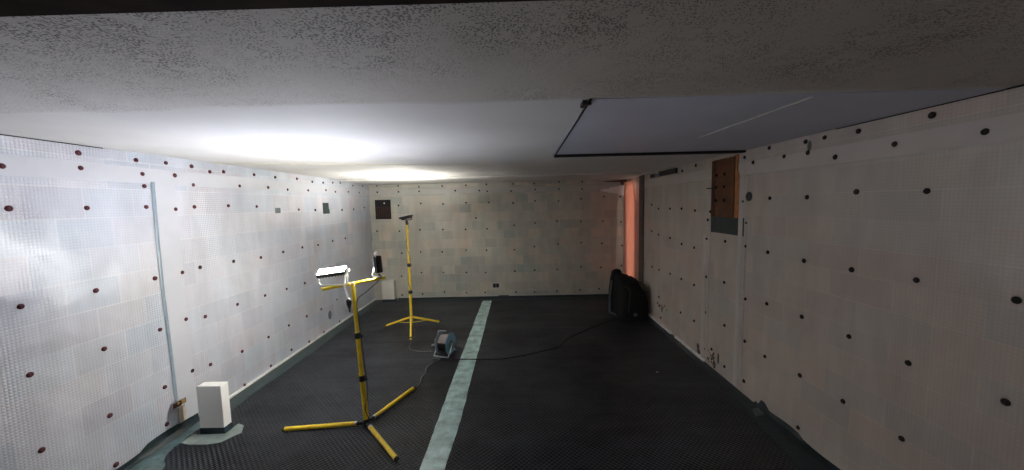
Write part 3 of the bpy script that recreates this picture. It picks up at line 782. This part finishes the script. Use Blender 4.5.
# flex from the right head to the pole and down to the hub
bm = BM()
path = smooth_path([P(-1.345, 3.39, 1.42), P(-1.335, 3.40, 1.345), P(-1.41, 3.29, 1.26), P(-1.472, 3.20, 1.19), P(-1.466, 3.205, 1.0), P(-1.455, 3.21, .80), P(-1.445, 3.212, .62), P(-1.430, 3.21, .42), P(-1.424, 3.195, .30), P(-1.440, 3.163, .20), P(-1.426, 3.175, .10), P(-1.40, 3.22, .04), P(-1.31, 3.41, .03), P(-1.18, 3.70, .009), P(-1.165, 3.84, .007)], 6)
add_tube(bm, path, .0042, 8)
o = obj('flex', bm, M['black_cord'], root, True)

# far stand: single head, legs spread from a raised hub
B1 = Vector((-1.775, 5.78, 0))
root = thing('work_light_stand', 'yellow tripod stand with one floodlight, standing near the back wall', 'work light', B1)
Q = lambda x, y, z: Vector((x, y, z))
bm = BM(); add_tube(bm, [Q(0, 0, .16), Q(.005, 0, .70)], .0220, 16); add_tube(bm, [Q(.005, 0, .66), Q(.004, 0, 1.12)], .0200, 16); add_tube(bm, [Q(.004, 0, 1.08), Q(0, 0, 1.76)], .0180, 16)
obj('pole', bm, M['yellow'], root, True)
for z in (.637, 1.086):
    bm = BM(); add_tube(bm, [Q(.005, 0, z-.03), Q(.005, 0, z-.026), Q(.005, 0, z+.026), Q(.005, 0, z+.03)], [.023, .031, .031, .023], 16)
    add_tube(bm, [Q(.02, -.01, z), Q(.055, -.03, z)], .009, 8)
    obj('collar', bm, M['black_plastic'], root, True)
bm = BM(); add_tube(bm, [Q(0, 0, .235), Q(0, 0, .20), Q(0, 0, .12), Q(0, 0, .10)], [.021, .030, .030, .022], 16)
obj('hub', bm, M['yellow'], root, True)
for ex, ey in ((-2.272, 5.93), (-1.655, 5.31), (-1.365, 6.10)):
    e = Vector((ex, ey, .019))-B1; d = Vector((e.x, e.y, 0)).normalized()
    bm = BM(); add_tube(bm, [d*.025+Q(0, 0, .21), e], .0180, 14)
    lg = obj('leg', bm, M['yellow'], root, True)
    bm = BM(); add_tube(bm, [d*.02+Q(0, 0, .12), (d*.025+Q(0, 0, .21)).lerp(e, .52)+Q(0, 0, -.006)], .006, 8)
    obj('brace', bm, M['yellow'], lg, True)
    u_ = (e-(d*.025+Q(0, 0, .21))).normalized()
    bm = BM(); add_tube(bm, [e-u_*.03, e-u_*.004], .0200, 14)
    obj('end_cap', bm, M['rubber'], lg, True)
bm = BM(); add_tube(bm, [Q(0, 0, 1.74), Q(0, 0, 1.79), Q(0, -.002, 1.82)], [.018, .022, .014], 12)
obj('head_joint', bm, M['black_plastic'], root, True)
floodlight(root, Q(-.012, 0, 1.886), (-.20, .05, 1), (.93, -.05, .24), .185, .13, 'lens_dim', Q(0, 0, 1.825), 'lit floodlight tilted up at the ceiling', 'black_plastic')
bm = BM(); pts = []
for k in range(40):
    z = 1.78-k*.04; a_ = k*.42
    pts.append(Q(.004+(.025)*math.cos(a_), (.025)*math.sin(a_), z))
pts += [Q(.06, -.10, .10), Q(.14, -.30, .012), Q(.135, -.48, .006)]
add_tube(bm, smooth_path(pts, 2), .004, 6)
obj('flex', bm, M['grey_cord'], root, True)

# ------------------------------------------------------------------ cable reel and loose cords
RC = Vector((-1.02, 4.80, 0))
root = thing('cable_reel', 'blue and grey extension cable reel on floor beside the middle tape', 'cable reel', RC, (0, 0, math.radians(-18)))
AX = Matrix.Rotation(PI/2, 4, 'Y')
def lathe_x(prof, x, mat, name, seg=32, zc=.150):
    bm = BM(); add_lathe(bm, prof, seg, Matrix.Translation((x, 0, zc)) @ AX)
    return obj(name, bm, mat, root, True)
fl = [(.045, -.006), (.138, -.006), (.146, 0), (.138, .006), (.045, .006), (.045, -.006)]
o = lathe_x(fl, .085, M['reel_blue'], 'flange'); o['label'] = 'light blue flange'
o = lathe_x(fl, -.075, M['grey_plastic'], 'flange'); o['label'] = 'grey flange'
lathe_x([(.0, -.078), (.060, -.078), (.060, .082), (.0, .082)], .004, M['grey_plastic'], 'drum')
bm = BM(); pts = []
for layer, r_ in enumerate((.070, .083, .096, .108)):
    n = 11
    for k in range(n*14):
        t = k/(n*14); x = -.062+.134*(t if layer % 2 == 0 else 1-t); a_ = 2*PI*k/14
        pts.append((x, r_*math.cos(a_), .150+r_*math.sin(a_)))
add_tube(bm, pts, .0062, 6); obj('coiled_cable', bm, M['black_cord'], root, True)
bm = BM(); add_lathe(bm, [(.110, -.062), (.119, -.060), (.119, .060), (.110, .062)], 40, Matrix.Translation((.004, 0, .150)) @ AX)
bmesh.ops.delete(bm, geom=[f_ for f_ in bm.faces if f_.calc_center_median().z < .150+.035 ], context='FACES')
o = obj('guard', bm, M['reel_label'], root, True); o['label'] = 'brown-grey guard over the top of the coil'
bm = BM()
for x in (-.105, .112):
    add_tube(bm, smooth_path([(x, -.135, .010), (x, -.06, .08), (x, 0, .150), (x, .06, .08), (x, .135, .010)], 5), .009, 8)
add_tube(bm, [(-.105, -.135, .010), (.112, -.135, .010)], .009, 8); add_tube(bm, [(-.105, .135, .010), (.112, .135, .010)], .009, 8)
add_tube(bm, [(-.115, 0, .150), (.120, 0, .150)], .012, 10)
obj('carry_frame', bm, M['grey_metal'], root, True)
bm = BM(); add_tube(bm, smooth_path([(-.105, 0, .150), (-.112, .0, .24), (-.10, 0, .305), (-.06, 0, .318), (.02, 0, .318)], 5), .010, 8)
obj('handle', bm, M['grey_plastic'], root, True)
bm = BM(); add_box(bm, (-.135, -.055, .085), (-.112, .055, .215), .006)
for yy, zz in ((-.024, .12), (.026, .12), (-.024, .178), (.026, .178)): add_lathe(bm, [(.019, 0), (.019, .006), (.013, .006), (.012, .001), (0, .001)], 16, Matrix.Translation((-.135, yy, zz)) @ Matrix.Rotation(-PI/2, 4, 'Y'))
o = obj('socket_plate', bm, M['grey_plastic'], root)
bm = BM(); add_tube(bm, [(-.150, -.03, .12), (-.185, -.05, .115)], .018, 10); obj('plug', bm, M['grey_plastic'], root, True)

def cord(name, pts, r, mat, label):
    bm = BM(); add_tube(bm, smooth_path(pts, 7), r, 8)
    return tag(obj(name, bm, mat, None, True), label, 'cable')
cord('power_cord', [(-1.160, 3.86, .008), (-1.150, 3.98, .008), (-1.172, 4.10, .008), (-1.150, 4.20, .008), (-1.170, 4.36, .008), (-1.110, 4.50, .008), (-1.055, 4.57, .008), (-1.06, 4.61, .008), (-1.10, 4.63, .012), (-1.16, 4.62, .012)], .0065, M['grey_cord'], 'grey cord snaking from the near tripod leg to the reel')
cord('power_cord', [(-1.63, 5.29, .007), (-1.61, 5.10, .007), (-1.57, 4.98, .007), (-1.46, 4.89, .007), (-1.34, 4.86, .007), (-1.22, 4.87, .008)], .0042, M['grey_cord'], 'thin grey cord from the far tripod foot to the reel')
cord('power_cord', [(-.90, 4.60, .010), (-.82, 4.59, .008), (-.70, 4.575, .012), (-.519, 4.57, .010), (-.30, 4.575, .007), (-.189, 4.588, .007), (.05, 4.67, .007), (.287, 4.793, .007), (.50, 4.90, .007), (.60, 5.00, .007), (.68, 5.16, .007), (.80, 5.34, .007), (.962, 5.492, .007), (1.25, 5.76, .007), (1.52, 5.99, .007), (1.64, 6.05, .008)], .0075, M['black_cord'], 'long black cord lying across the floor from reel to black bag')
bm = BM(); bmesh.ops.create_icosphere(bm, subdivisions=2, radius=.010, matrix=Matrix.Translation((1.64, 4.14, .007)) @ Matrix.Diagonal((1.4, 1, .6, 1)))
tag(obj('grit_chip', bm, M['white_plastic']), 'tiny pale chip lying on the black floor near the right wall', 'debris')

# unseen area light added behind the foil for the warm corner glow
ld = bpy.data.lights.new('corner_glow', 'AREA'); ld.shape = 'RECTANGLE'; ld.size = 2.0; ld.size_y = .30; ld.energy = .55; ld.color = (1, .86, .76)
lo_ = bpy.data.objects.new('corner_glow', ld); COL.objects.link(lo_); lo_.location = (2.342, 7.22, 1.45); lo_.rotation_euler = (0, PI/2, 0)
# thin dark shadow gaps where the membrane stops short of the ceiling
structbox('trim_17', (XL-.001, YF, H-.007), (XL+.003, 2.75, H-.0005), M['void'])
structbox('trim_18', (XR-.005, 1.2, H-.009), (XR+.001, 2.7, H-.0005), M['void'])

# ------------------------------------------------------------------ world, camera
w = bpy.data.worlds.new('dark basement air'); SC.world = w; w.use_nodes = True
w.node_tree.nodes['Background'].inputs[0].default_value = (1, .92, .84, 1)
w.node_tree.nodes['Background'].inputs[1].default_value = .05

cam = bpy.data.cameras.new('camera'); co_ = bpy.data.objects.new('camera', cam); COL.objects.link(co_)
cam.sensor_fit = 'HORIZONTAL'; cam.sensor_width = 36; cam.lens = 358.62/1024*36
cam.clip_start = .02; cam.clip_end = 60
pi_, ya_, ro_ = map(math.radians, (4.917, -.753, -1.273))
fw = Vector((math.sin(ya_)*math.cos(pi_), math.cos(ya_)*math.cos(pi_), -math.sin(pi_)))
rt = Vector((math.cos(ya_), -math.sin(ya_), 0)); up = rt.cross(fw)
r2 = rt*math.cos(ro_)+up*math.sin(ro_); u2 = -rt*math.sin(ro_)+up*math.cos(ro_)
mt = Matrix(((r2.x, u2.x, -fw.x, 0), (r2.y, u2.y, -fw.y, 0), (r2.z, u2.z, -fw.z, EYE), (0, 0, 0, 1)))
co_.matrix_world = mt
SC.camera = co_

SC.cycles.max_bounces = 20; SC.cycles.diffuse_bounces = 16
SC.cycles.sample_clamp_indirect = 6
vs = SC.view_settings
vs.view_transform = 'Standard'; vs.look = 'None'; vs.gamma = 1; vs.use_curve_mapping = False
vs.exposure = 2.08
